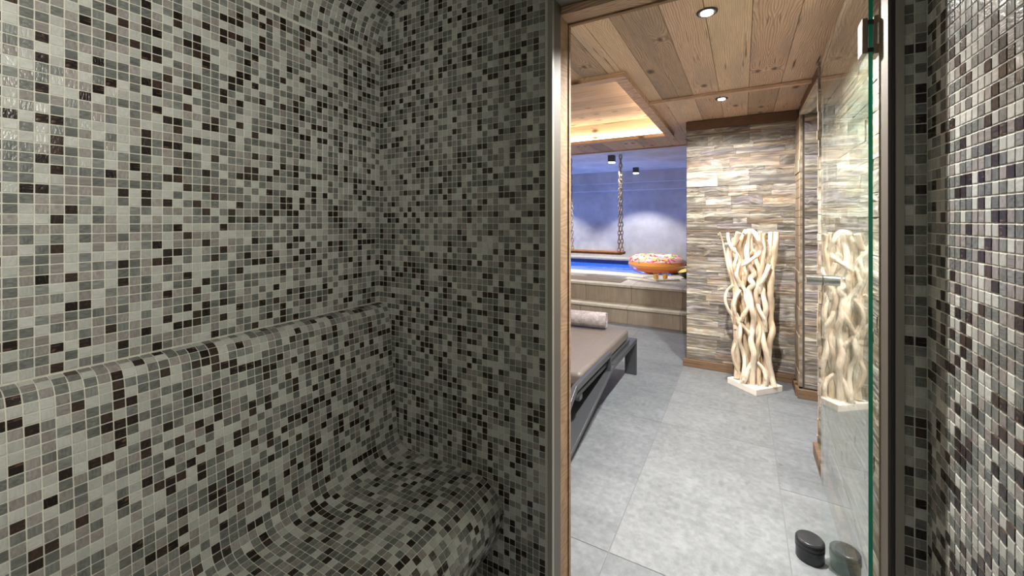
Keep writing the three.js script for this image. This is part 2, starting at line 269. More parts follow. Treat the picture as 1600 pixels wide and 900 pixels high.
{ // frameless glass door, swung outwards along the stone wall
  const d = thing('door_1', 'open frameless glass door with green edge and steel knob', 'glass door', [0.267, 0.012, -1.249], 'structure');
  d.rotation.y = -0.03;                                        // its local -z runs from hinge to free edge
  const W = 0.86, Hg = 1.95, t = 0.008;
  part(d, 'pane', box(-t, 0, 0, Hg, -W + 0.002, -0.002), M.pane);
  part(d, 'glass_edge', box(-t, 0, 0, Hg, -0.0018, 0.0), M.glassEdge, null, null, 'green polished glass edge');
  for (const y of [1.675, 0.2]) {
    const h = part(d, 'hinge', new RoundedBoxGeometry(0.011, 0.084, 0.05, 2, 0.002).translate(-t - 0.006, y + 0.052, -0.024), M.hinge);
    part(h, 'hinge_plate', new RoundedBoxGeometry(0.012, 0.09, 0.05, 2, 0.002).translate(0.0075, y + 0.05, -0.02), M.hinge);
    part(h, 'hinge_pin', new THREE.CylinderGeometry(0.0028, 0.0028, 0.05, 12).translate(0.0085, y + 0.05, 0.0075), M.chrome);
    part(h, 'hinge_clip', box(-t - 0.001, 0.0035, y + 0.078, y + 0.088, -0.01, 0.0012), M.aluDark);
    part(h, 'hinge_clip', box(-t - 0.001, 0.0035, y + 0.012, y + 0.022, -0.01, 0.0012), M.aluDark);
  }
  const k = part(d, 'knob', new THREE.CylinderGeometry(0.0208, 0.0208, 0.052, 32).rotateZ(Math.PI / 2).translate(-t - 0.0285, 1.047, -W + 0.055), M.chrome, null, null, 'brushed steel cylinder knob');
  part(k, 'knob_rear', new THREE.CylinderGeometry(0.0205, 0.0205, 0.04, 32).rotateZ(Math.PI / 2).translate(0.021, 1.047, -W + 0.055), M.chrome);
  part(k, 'washer', new THREE.CylinderGeometry(0.0215, 0.0215, 0.002, 32).rotateZ(Math.PI / 2).translate(-t - 0.0012, 1.047, -W + 0.055), M.rubber);
}

// ------------------------------------------------------------------ spa hall: floor
const HX0 = -3.2, HX1 = 0.385, HZ0 = ZF - 0.063, HZ1 = -5.14, HC = 2.18;
{
  const f = structure('floor', 'hall floor of large pale grey stone tiles', 'floor', box(HX0 - 0.1, 1.3, -0.12, -0.002, HZ1, HZ0, 1, 1), M.joint);
  const cols = []; for (let i = -5; i <= 3; i++) cols.push(-0.456 + 0.614 * i);
  for (let i = 0; i < cols.length - 1; i++) {
    const off = cols[i] > 0.1 ? -2.35 : -1.566, zs = []; for (let k = -4; k <= 4; k++) zs.push(off + 1.174 * k);
    for (let k = 0; k < zs.length - 1; k++) {
      const x0 = Math.max(cols[i], HX0) + 0.0012, x1 = Math.min(cols[i + 1], 1.2) - 0.0012, z0 = Math.max(zs[k], HZ1) + 0.0012, z1 = Math.min(zs[k + 1], HZ0) - 0.0012;
      if (x1 - x0 < 0.02 || z1 - z0 < 0.02) continue;
      const g = rbox(x1 - x0, 0.014, z1 - z0, 0.0012, 1, 1.1, 1.1, 'x', rr(0, 3), rr(0, 3));
      part(f, 'floor_tile', g, pick(M.floorTile), [(x0 + x1) / 2, -0.007, (z0 + z1) / 2]);
    }
  }
}

// ------------------------------------------------------------------ spa hall: boarded ceiling with a lit coffer
const CFX0 = -2.7, CFX1 = -0.62, CFZ0 = -4.33, CFZ1 = -2.41, WZ = -5.05;
{
  const top = [box(HX0 - 0.1, 1.3, HC + 0.2, HC + 0.3, WZ, HZ0), box(HX0 - 0.1, CFX0, HC + 0.022, HC + 0.2, WZ, HZ0), box(CFX1, 1.3, HC + 0.022, HC + 0.2, WZ, HZ0), box(CFX0, CFX1, HC + 0.022, HC + 0.2, CFZ1, HZ0), box(CFX0, CFX1, HC + 0.022, HC + 0.2, WZ, CFZ0)];
  const c = structure('ceiling', 'hall ceiling of knotty reclaimed wooden boards', 'ceiling', join(top), M.mortar);
  const seams = [-3.25, -3.06, -2.86, -2.68, -2.5, -2.3, -2.13, -1.94, -1.77, -1.57, -1.4, -1.21, -1.03, -0.86, -0.70, -0.504, -0.30, -0.138, 0.037, 0.215, 0.385];
  const board = (x0, x1, z0, z1, k) => { const g = rbox(x1 - x0 - 0.0015, 0.02, z1 - z0 - 0.001, 0.0022, 1, 0.25, 2, 'z', 0, 0); const uv = g.attributes.uv, ou = rr(0, 4), ov = rr(0, 2), fl = rnd() < 0.5 ? -1 : 1; const p = g.attributes.position; for (let i = 0; i < uv.count; i++) uv.setXY(i, p.getZ(i) / 2 + ou, fl * (p.getX(i) + p.getY(i)) / 0.25 + ov); part(c, 'ceiling_board', g, M.wood[k], [(x0 + x1) / 2, HC + 0.011 + rr(0, 0.0015), (z0 + z1) / 2]); };
  const kinds = [1, 0, 3, 2, 1, 0, 2, 3, 0, 1, 3, 2, 0, 2, 3, 2, 0, 3, 1, 0];
  const spans = (x0, x1, k) => {
    const z1 = HZ0, cut = k === 15 ? [-3.112] : [];
    const runs = x1 <= CFX1 + 1e-6 && x0 >= CFX0 - 1e-6 ? [[WZ, CFZ0], [CFZ1, z1]] : [[WZ, -3.112], [-3.112, z1]];
    for (const [a, b] of runs) board(x0, x1, a, b, (kinds[k] + (a < -4 ? 1 : 0)) % 4);
  };
  for (let k = 0; k < seams.length - 1; k++) { const x0 = seams[k], x1 = seams[k + 1]; if (x0 < CFX1 && x1 > CFX1) { spans(x0, CFX1, k); spans(CFX1, x1, k); } else if (x0 < CFX0 && x1 > CFX0) { spans(x0, CFX0, k); spans(CFX0, x1, k); } else spans(x0, x1, k); }
  // boards inside the coffer run across
  for (let z = CFZ0, i = 0; z < CFZ1 - 0.01; z += 0.128, i++) { const z1 = Math.min(z + 0.128, CFZ1), g = rbox(CFX1 - CFX0, 0.018, z1 - z - 0.0015, 0.002, 1, 2, 0.25, 'x', rr(0, 4), rr(0, 2)); part(c, 'coffer_board', g, M.wood[[2, 1, 2, 2, 0, 2][i % 6]], [(CFX0 + CFX1) / 2, HC + 0.188, (z + z1) / 2]); }
  // sides of the coffer
  for (const [x0, x1, z0, z1] of [[CFX0, CFX1, CFZ0 + 0.001, CFZ0 + 0.012], [CFX0, CFX1, CFZ1 - 0.012, CFZ1 - 0.001], [CFX1 - 0.012, CFX1 - 0.001, CFZ0 + 0.012, CFZ1 - 0.012], [CFX0 + 0.001, CFX0 + 0.012, CFZ0 + 0.012, CFZ1 - 0.012]]) part(c, 'coffer_side', box(x0, x1, HC + 0.021, HC + 0.199, z0, z1, 2, 0.25, x1 - x0 > 0.1 ? 'x' : 'z'), M.wood[3]);
  // moulding round the coffer: a lip that hangs a little below the boards
  const lip = 0.05, y0 = HC - 0.03, y1 = HC + 0.0;
  for (const [x0, x1, z0, z1, gr] of [[CFX0 - 0.02, CFX1 + 0.02, CFZ1 - lip, CFZ1 + 0.02, 'x'], [CFX0 - 0.02, CFX1 + 0.02, CFZ0 - 0.02, CFZ0 + lip, 'x'], [CFX1 - lip, CFX1 + 0.02, CFZ0 + lip, CFZ1 - lip, 'z'], [CFX0 - 0.02, CFX0 + lip, CFZ0 + lip, CFZ1 - lip, 'z']]) part(c, 'coffer_moulding', box(x0, x1, y0, y1, z0, z1, gr === 'x' ? 2 : 0.25, gr === 'x' ? 0.25 : 2, gr), M.wood[0]);
  // batten across the boards and a small edge strip at the pool side
  part(c, 'batten', rbox(HX1 - CFX1 - 0.02, 0.022, 0.032, 0.004, 2, 2, 0.25, 'x'), M.wood[0], [(HX1 + CFX1 + 0.02) / 2, HC - 0.0105, -3.11]);
  part(c, 'edge_strip', box(HX0, -0.42, HC - 0.012, HC + 0.16, WZ - 0.016, WZ - 0.001, 2, 0.25), M.wood[1]);
}
{ // LED strips hidden behind the coffer moulding
  const strip = (len, pos, rotY, label) => {
    const t = thing('led_strip', label, 'led strip', pos, null, 'led strips in the coffer'); t.rotation.y = rotY;
    part(t, 'diffuser', new THREE.BoxGeometry(len, 0.012, 0.016), M.ledGlow, [0, 0, 0]);
    part(t, 'channel', new THREE.BoxGeometry(len, 0.004, 0.02), M.alu, [0, -0.0085, 0]);
    const L = new THREE.RectAreaLight(new THREE.Color(1, 0.87, 0.68), POWER.coffer, len, 0.03); L.position.set(0, 0.012, 0.01); L.lookAt(new THREE.Vector3(0, 0.012, 0.01).add(new THREE.Vector3(0, 1, 0.12))); L.castShadow = true; t.add(L);
  };
  const y = HC + 0.0122;
  strip(CFX1 - CFX0 - 0.1, [(CFX0 + CFX1) / 2, y, CFZ0 + 0.03], 0, 'glowing led strip along the far side of the ceiling coffer');
  strip(CFX1 - CFX0 - 0.1, [(CFX0 + CFX1) / 2, y, CFZ1 - 0.03], Math.PI, 'led strip along the near side of the ceiling coffer');
  strip(CFZ1 - CFZ0 - 0.1, [CFX1 - 0.03, y, (CFZ0 + CFZ1) / 2], -Math.PI / 2, 'led strip along the right side of the ceiling coffer');
  strip(CFZ1 - CFZ0 - 0.1, [CFX0 + 0.03, y, (CFZ0 + CFZ1) / 2], Math.PI / 2, 'led strip along the left side of the ceiling coffer');
}
// recessed downlights
function downlight(x, z, label, power, angle, soft = 0.25) {
  const t = thing('downlight', label, 'ceiling lamp', [x, HC, z], null, 'recessed ceiling downlights');
  part(t, 'ring', new THREE.TorusGeometry(0.036, 0.0055, 10, 40).rotateX(Math.PI / 2), M.aluDark, [0, 0.0005, 0]);
  part(t, 'housing', new THREE.CylinderGeometry(0.032, 0.032, 0.004, 32), M.chrome, [0, -0.0022, 0]);
  part(t, 'lamp_lens', new THREE.CylinderGeometry(0.024, 0.024, 0.004, 32), M.spotGlow, [0, -0.0055, 0]);
  const L = new THREE.SpotLight(new THREE.Color(1, 0.96, 0.9), power, 0, angle, soft, 2); L.position.set(0, -0.012, 0); L.target.position.set(0, -2, 0); L.shadow.radius = 1.2; L.castShadow = true; t.add(L, L.target);
}
downlight(-0.13, -1.89, 'bright recessed downlight nearest the doorway', POWER.hallSpot, 1.2);
downlight(-0.13, -3.28, 'recessed downlight behind the batten before the stone wall', POWER.wallSpot, 1.42, 0.4);
downlight(-2.95, -1.89, 'unseen recessed downlight lighting the left near end of the hall', POWER.hallFill, 1.2);  // this one and the next are out of view, placed to light the left side
downlight(-2.95, -3.28, 'unseen recessed downlight lighting the left far end of the hall', POWER.hallFill, 1.2);

// ------------------------------------------------------------------ stone walls
const stoneGeos = [];
for (let k = 0; k < 12; k++) {                                  // a split strip: unit box whose face is uneven, joints left open
  const g = new THREE.BoxGeometry(1, 1, 1, 4, 2, 1), p = g.attributes.position;
  for (let i = 0; i < p.count; i++) { const x = p.getX(i), y = p.getY(i), z = p.getZ(i); if (z > 0) { const e = Math.abs(x) > 0.45 || Math.abs(y) > 0.45; p.setZ(i, 0.3 + 0.26 * hash(Math.round((x + 1) * 8), Math.round((y + 1) * 8), k * 3 + 1) - (e ? 0.1 : 0)); } else p.setZ(i, -0.5); p.setXYZ(i, x * 0.994, y * 0.97, p.getZ(i)); }
  const q = g.toNonIndexed(); q.computeVertexNormals(); uvMetres(q, 1.6, 5, 'x', k * 0.37, k * 0.23); stoneGeos.push(q);
}
// strips in courses over a rectangle a x y; place(a, y) -> point, n normal, t direction of a
function stoneFace(parent, a0, a1, y0, y1, place, n, t, prefer = M.stone) {
  const items = [], b = new THREE.Vector3(0, 1, 0);
  for (let y = y0; y < y1 - 0.012;) {
    let h = Math.min(pick([0.03, 0.038, 0.038, 0.05, 0.05, 0.076]), y1 - y); if (y1 - y - h < 0.015) h = y1 - y;
    for (let a = a0; a < a1 - 0.004;) {
      let w = rr(0.09, 0.36); if (a1 - a - w < 0.06) w = a1 - a;
      const dep = rr(0.009, 0.024), c = place(a + w / 2, y + h / 2), m = new THREE.Matrix4().makeBasis(t.clone().multiplyScalar(w), b.clone().multiplyScalar(h), n.clone().multiplyScalar(dep)).setPosition(c.clone().addScaledVector(n, 0.001));
      items.push({ geo: pick(stoneGeos), matrix: m, mat: pick(prefer), size: shows(c, n, w * h) }); a += w;
    }
    y += h;
  }
  pieces(parent, items, 'stone', 'stonework');
}
const FZ = -3.945, NZ0 = -2.8, NZ1 = -3.655, LY = 2.09;
{
  const w = structure('wall_back', 'stone-clad end wall behind the driftwood', 'wall', box(-0.438, 1.3, 0, HC + 0.02, FZ - 0.2, FZ), M.mortar);
  stoneFace(w, -0.436, HX1 - 0.002, 0.07, 2.105, (x, y) => v3(x, y, FZ), v3(0, 0, 1), v3(1, 0, 0));
  structure('trim_3', 'dark brown strip along the top of the stone end wall', 'beam', rbox(0.82, 0.072, 0.05, 0.004, 1, 2, 0.25, 'x').translate(-0.027, 2.142, FZ + 0.024), M.woodDark);  // dark strip above the stone courses
  const s = structure('wall_side', 'stone-clad wall beside the glass door', 'wall', box(HX1, 0.55, 0, HC + 0.02, NZ0, HZ0), M.mortar);
  stoneFace(s, -HZ0 + 0.002, -NZ0 - 0.012, 0.07, HC - 0.005, (a, y) => v3(HX1, y, -a), v3(-1, 0, 0), v3(0, 0, -1));
  const ed = []; for (let y = 0.0; y < HC - 0.01;) { const h = Math.min(rr(0.04, 0.11), HC - y); const g = new RoundedBoxGeometry(0.03, h * 0.985, 0.022, 1, 0.003).translate(HX1 - 0.006 + rr(-0.004, 0.004), y + h / 2, NZ0 + 0.001 + rr(-0.003, 0.003)); ed.push(uvMetres(g, 0.8, 0.8)); y += h; }
  for (const g of ed) part(s, 'edge_stone', g, M.stoneEdge);
  const pr = structure('wall_niche', 'stone-clad pier on the far side of the wall recess', 'wall', box(HX1, 1.3, 0, HC + 0.02, FZ + 0.001, NZ1), M.mortar);
  stoneFace(pr, HX1 + 0.012, 0.9, 0.07, HC, (x, y) => v3(x, y, NZ1), v3(0, 0, 1), v3(1, 0, 0));
  for (let y = 0.07; y < LY;) { const h = Math.min(rr(0.05, 0.13), LY - y); part(pr, 'edge_stone', uvMetres(new RoundedBoxGeometry(0.034, h * 0.985, 0.28, 1, 0.004), 0.8, 0.8), M.stoneEdge, [HX1 - 0.002 + rr(-0.004, 0.004), y + h / 2, (FZ + NZ1) / 2 + 0.003]); y += h; }
  const l = structure('trim_4', 'dark wooden lintel over the wall recess', 'lintel', box(HX1 - 0.012, 0.55, LY + 0.012, HC - 0.001, NZ1 - 0.001, NZ0 + 0.0, 0.25, 2, 'z'), M.woodDark);
  part(l, 'edge_stone', box(HX1 - 0.02, 0.5, LY - 0.006, LY + 0.011, NZ1, NZ0, 0.8, 0.8, 'z'), M.stoneEdge, null, null, 'pale stone edge under the lintel');
  structure('wall_recess', 'plain wall at the back of the recess', 'wall', box(1.2, 1.3, 0, HC + 0.02, NZ1, NZ0 + 0.3), M.plaster);
  structure('wall_recess_side', 'plain wall closing the recess', 'wall', box(0.551, 1.3, 0, HC + 0.02, NZ0, NZ0 + 0.1), M.plaster);
  // baseboards
  const bb = (name, label, geo) => structure(name, label, 'baseboard', geo, M.baseboard);
  bb('baseboard_back', 'wooden baseboard at the foot of the stone end wall', rbox(0.825, 0.068, 0.026, 0.004, 2, 2, 0.25).translate(-0.0505 + 0.0, 0.034, FZ + 0.019));
  bb('baseboard_pier_side', 'short wooden baseboard on the side of the stone pier', rbox(0.024, 0.068, 0.24, 0.004, 2, 0.25, 2, 'z').translate(HX1 - 0.031, 0.034, (FZ + NZ1) / 2 + 0.03));
  bb('baseboard_pier', 'wooden baseboard along the front of the stone pier', rbox(0.55, 0.068, 0.024, 0.004, 2, 2, 0.25).translate(HX1 + 0.24, 0.034, NZ1 + 0.033));
  bb('baseboard_side', 'wooden baseboard along the stone wall behind the glass door', rbox(0.024, 0.068, NZ0 * -1 + HZ0 - 0.03, 0.004, 2, 0.25, 2, 'z').translate(HX1 - 0.031, 0.034, (NZ0 + HZ0) / 2 - 0.01));
}
structure('wall_hall_left', 'plain wall on the far left of the hall', 'wall', box(HX0 - 0.1, HX0, 0, HC + 0.02, HZ1, HZ0), M.plaster);
structure('wall_hall_near', 'plain hall-side face of the steam room wall', 'wall', box(HX0 - 0.1, JL - 0.062, 0, HC + 0.02, HZ0 - 0.07, HZ0 - 0.002), M.plaster);

// ------------------------------------------------------------------ pool area: steps, deck, basin, walls
const DK = 0.455, T1 = 0.215, R2Z = -5.36, PZ0 = -6.67, PZ1 = -8.15, PX1 = -0.97, PX0 = -5.2, WY = 0.425, PWZ = -8.6, PC = 2.3;
{
  const st = (name, label, y0, y1, zf, zb) => {
    const g = structure(name, label, 'step', box(-5.4, 0.6, y0, y1 - 0.034, zb, zf - 0.02), M.joint);
    for (let x = 0.6; x > -5.3; x -= 0.62) {
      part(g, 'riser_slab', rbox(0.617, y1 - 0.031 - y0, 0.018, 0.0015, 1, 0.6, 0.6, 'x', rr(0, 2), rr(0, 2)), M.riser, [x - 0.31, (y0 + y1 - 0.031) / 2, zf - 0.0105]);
      part(g, 'tread_slab', rbox(0.617, 0.03, zf - zb + 0.02, 0.004, 2, 0.6, 0.6, 'x', rr(0, 2), rr(0, 2)), M.deck, [x - 0.31, y1 - 0.015, (zf + zb) / 2 + 0.01]);
    }
  };
  st('pool_step', 'lower pale stone step up to the pool', 0, T1, -5.142, R2Z);
  st('pool_step', 'upper stone step forming the pool deck edge', T1, DK, R2Z - 0.001, -6.0);
  const d = structure('pool_deck', 'pale stone deck in front of the pool', 'deck', join([box(-5.4, 0.6, T1, DK - 0.032, PZ0 - 0.0, -6.001), box(PX1 + 0.001, 0.6, T1, DK - 0.032, PWZ, PZ0 - 0.001)]), M.joint);
  for (let x = 0.6; x > -5.3; x -= 0.62) part(d, 'deck_slab', rbox(0.617, 0.03, 0.666, 0.004, 2, 0.6, 0.6, 'x', rr(0, 2), rr(0, 2)), M.deck, [x - 0.31, DK - 0.015, (PZ0 - 6.001) / 2]);
  for (let z = PZ0; z > PWZ + 0.1; z -= 0.62) for (const [xa, xb] of [[PX1, -0.2], [-0.2, 0.6]]) { const zb = Math.max(z - 0.62, PWZ); part(d, 'deck_slab', rbox(xb - xa - 0.003, 0.03, z - zb - 0.003, 0.004, 2, 0.6, 0.6, 'x', rr(0, 2), rr(0, 2)), M.deck, [(xa + xb) / 2, DK - 0.015, (z + zb) / 2]); }
  info(part(scene, numbered('drain_grate'), rbox(2.6, 0.006, 0.36, 0.002, 1, 0.6, 0.6), std({ color: rgb(150, 138, 124), map: travertine, roughness: 0.6 }), [-2.74, DK + 0.0032, -5.7]), 'long grey drain cover let into the deck edge above the steps', 'drain cover');
}
const poolTile = texture(256, 256, (x, y) => { const gx = x % 16, gy = y % 16, k = hash(Math.floor(x / 16), Math.floor(y / 16), 8); return gx < 1 || gy < 1 ? [0.6, 0.68, 0.75] : mix([0.08, 0.16, 0.38], [0.16, 0.32, 0.6], k); });
poolTile.wrapS = poolTile.wrapT = THREE.RepeatWrapping;
M.poolTile = std({ map: poolTile, roughness: 0.3 });
M.poolBand = std({ map: poolTile, color: rgb(120, 130, 150), roughness: 0.35 });
M.poolWhite = std({ color: rgb(150, 190, 240), roughness: 0.5 });
{
  const p = structure('pool_basin', 'blue lined swimming pool basin', 'pool', join([box(PX0, PX1, -0.9, -0.8, PZ1, PZ0, 0.4, 0.4), box(PX0, PX1, -0.8, DK - 0.033, PZ0 + 0.0, PZ0 + 0.012, 0.4, 0.4), box(PX1 - 0.012, PX1, -0.8, DK - 0.033, PZ1, PZ0 - 0.001, 0.4, 0.4), box(PX0 - 0.1, PX0, -0.8, DK, PZ1, PZ0, 0.4, 0.4), box(PX0, PX1 - 0.013, -0.8, WY - 0.002, PZ1 - 0.012, PZ1, 0.4, 0.4)]), M.poolWhite);
  part(p, 'waterline_band', box(PX0, PX1 - 0.013, WY - 0.001, 0.5, PZ1 - 0.012, PZ1, 0.32, 0.32), M.poolBand, null, null, 'dark blue tiles along the water line');
  structure('pool_ledge', 'pale ledge behind the far side of the pool', 'ledge', box(PX0, PX1 - 0.014, 0.3, 0.535, PWZ, PZ1 - 0.013), M.deck);
  // water surface with slow ripples
  const g = new THREE.PlaneGeometry(PX1 - PX0 - 0.03, PZ0 - PZ1 - 0.004, 240, 90).rotateX(-Math.PI / 2), q = g.attributes.position;
  for (let i = 0; i < q.count; i++) q.setY(i, 0.007 * (fbm(q.getX(i) * 3.1, q.getZ(i) * 4.3, 5, 3) - 0.5)); g.computeVertexNormals();
  const w = part(scene, numbered('pool_water'), g, new THREE.MeshPhysicalMaterial({ color: rgb(190, 222, 255), transmission: 1, thickness: 0, roughness: 0.0, ior: 1.33 }), [(PX0 + PX1 - 0.012) / 2, WY, (PZ0 + PZ1) / 2]);
  info(w, 'bright blue water of the swimming pool', 'water', null, 'stuff');
  for (const [x, l] of [[-1.9, 'unseen round underwater lamp in the pool floor near its right end'], [-3.4, 'unseen round underwater lamp in the pool floor further left']]) {  // lamps out of view below the deck edge, lighting water, wall and ceiling blue
    const t = thing('unseen_pool_lamp', l, 'pool lamp', [x, -0.8, (PZ0 + PZ1) / 2], null, 'unseen underwater pool lamps');
    part(t, 'rim', new THREE.TorusGeometry(0.17, 0.014, 10, 40).rotateX(Math.PI / 2), M.chrome, [0, 0.014, 0]);
    part(t, 'lamp_lens', new THREE.CylinderGeometry(0.16, 0.16, 0.012, 40), std({ color: 0xffffff, emissive: new THREE.Color(0.2, 0.42, 1), emissiveIntensity: 3 }), [0, 0.008, 0]);
    const L = new THREE.RectAreaLight(new THREE.Color(0.22, 0.45, 1), POWER.underwater, 0.28, 0.28); L.position.set(0, 0.03, 0); L.lookAt(0, 2, 0); L.castShadow = true; t.add(L);
  }
}
{
  structure('wall_pool', 'blue-grey limewashed wall behind the pool with soft arcs of light', 'wall', box(-6, 0.6, -0.2, PC + 0.1, PWZ - 0.15, PWZ, 1.6, 1.6), M.limewash);
  structure('trim_5', 'plastered bulkhead where the pool ceiling meets the wall', 'bulkhead', box(-6, 0.6, 2.07, PC, PWZ + 0.001, -8.22, 1.6, 1.6), M.limewash);
  structure('trim_6', 'lower plastered ledge under the bulkhead', 'bulkhead', box(-6, 0.6, 1.93, 2.069, PWZ + 0.001, -8.36, 1.6, 1.6), M.limewash);
  structure('ceiling', 'plain plastered ceiling over the pool', 'ceiling', box(-6, 0.7, PC, PC + 0.1, PWZ - 0.15, WZ - 0.017, 1.6, 1.6), M.limewash);
  structure('wall_pool_right', 'plain wall at the right end of the pool', 'wall', box(0.6, 0.75, -0.2, PC + 0.1, PWZ - 0.15, FZ - 0.2, 1.6, 1.6), M.limewash);
  structure('wall_pool_left', 'plain wall at the left end of the pool', 'wall', box(-6.15, -6, -0.2, PC + 0.1, PWZ - 0.15, HZ1, 1.6, 1.6), M.limewash);
  structure('wall_pool_near', 'plain wall left of the opening to the pool', 'wall', box(-6.15, HX0 - 0.1, -0.2, PC + 0.1, HZ1, HZ1 + 0.1, 1.6, 1.6), M.limewash);
  structure('wall_hall_gap', 'plain wall between stone end wall and pool corner', 'wall', box(0.6, 0.75, 0, HC + 0.1, WZ, FZ - 0.2), M.limewash);
}
// surface-mounted cube lamps over the pool
function cubeLamp(x, z, label, power) {
  const t = thing('cube_lamp', label, 'ceiling lamp', [x, PC, z], null, 'cube lamps on the pool ceiling');
  part(t, 'housing', new RoundedBoxGeometry(0.095, 0.1, 0.095, 2, 0.003), M.cube, [0, -0.051, 0]);
  part(t, 'lamp_lens', new THREE.BoxGeometry(0.082, 0.012, 0.082), M.spotGlow, [0, -0.108, 0]);
  const L = new THREE.SpotLight(new THREE.Color(1, 0.96, 0.9), power, 0, 0.93, 0.22, 2); L.position.set(0, -0.122, 0); L.target.position.set(0, -2, 0); L.shadow.radius = 1.5; L.castShadow = true; t.add(L, L.target);
}
cubeLamp(-1.74, -6.14, 'nearer small grey cube lamp on the pool ceiling', POWER.poolSpot);
cubeLamp(-1.74, -7.76, 'farther small grey cube lamp close to the pool wall', POWER.poolSpot);
cubeLamp(-3.72, -6.14, 'cube lamp further left, away from the pool wall', POWER.poolSpot);
cubeLamp(-3.72, -7.76, 'cube lamp further left, close to the pool wall', POWER.poolSpot);

// ------------------------------------------------------------------ added fill lamp for the steam room, out of view on the right wall
{
  const t = thing('added_fill_lamp', 'added wedge-shaped fill lamp, out of view high on the right mosaic wall', 'fill lamp', [XR - TH - 0.0005, 1.8, 0.07]);
  const tilt = 0.6, half = 0.26, reach = 2 * half * Math.sin(tilt), run = 2 * half * Math.cos(tilt), w = new THREE.Shape();
  w.moveTo(0, 0); w.lineTo(0.02 + reach, 0); w.lineTo(0.02, run); w.lineTo(0, run); w.closePath();          // plan of the wedge: its face turns from the doorway to keep that wall darker
  const g = new THREE.ExtrudeGeometry(w, { depth: 0.28, bevelEnabled: false }); g.rotateX(-Math.PI / 2); g.rotateY(Math.PI); g.scale(1, 1, 1); g.translate(0, -0.14, -run / 2);
  part(t, 'housing', g, M.alu);
  const face = new THREE.Group(); face.name = 'fill_lamp_face'; face.position.set(-0.02 - reach / 2, 0, 0); face.rotation.y = tilt; t.add(face);
  part(face, 'fill_lamp_panel', new THREE.BoxGeometry(0.004, 0.24, 0.48).translate(-0.0032, 0, 0), M.steamFillGlow);
  const L = new THREE.RectAreaLight(new THREE.Color(1, 0.965, 0.87), POWER.steamFill, 0.48, 0.24); L.position.set(-0.01, 0, 0); L.rotation.y = Math.PI / 2; L.castShadow = true; face.add(L);
}

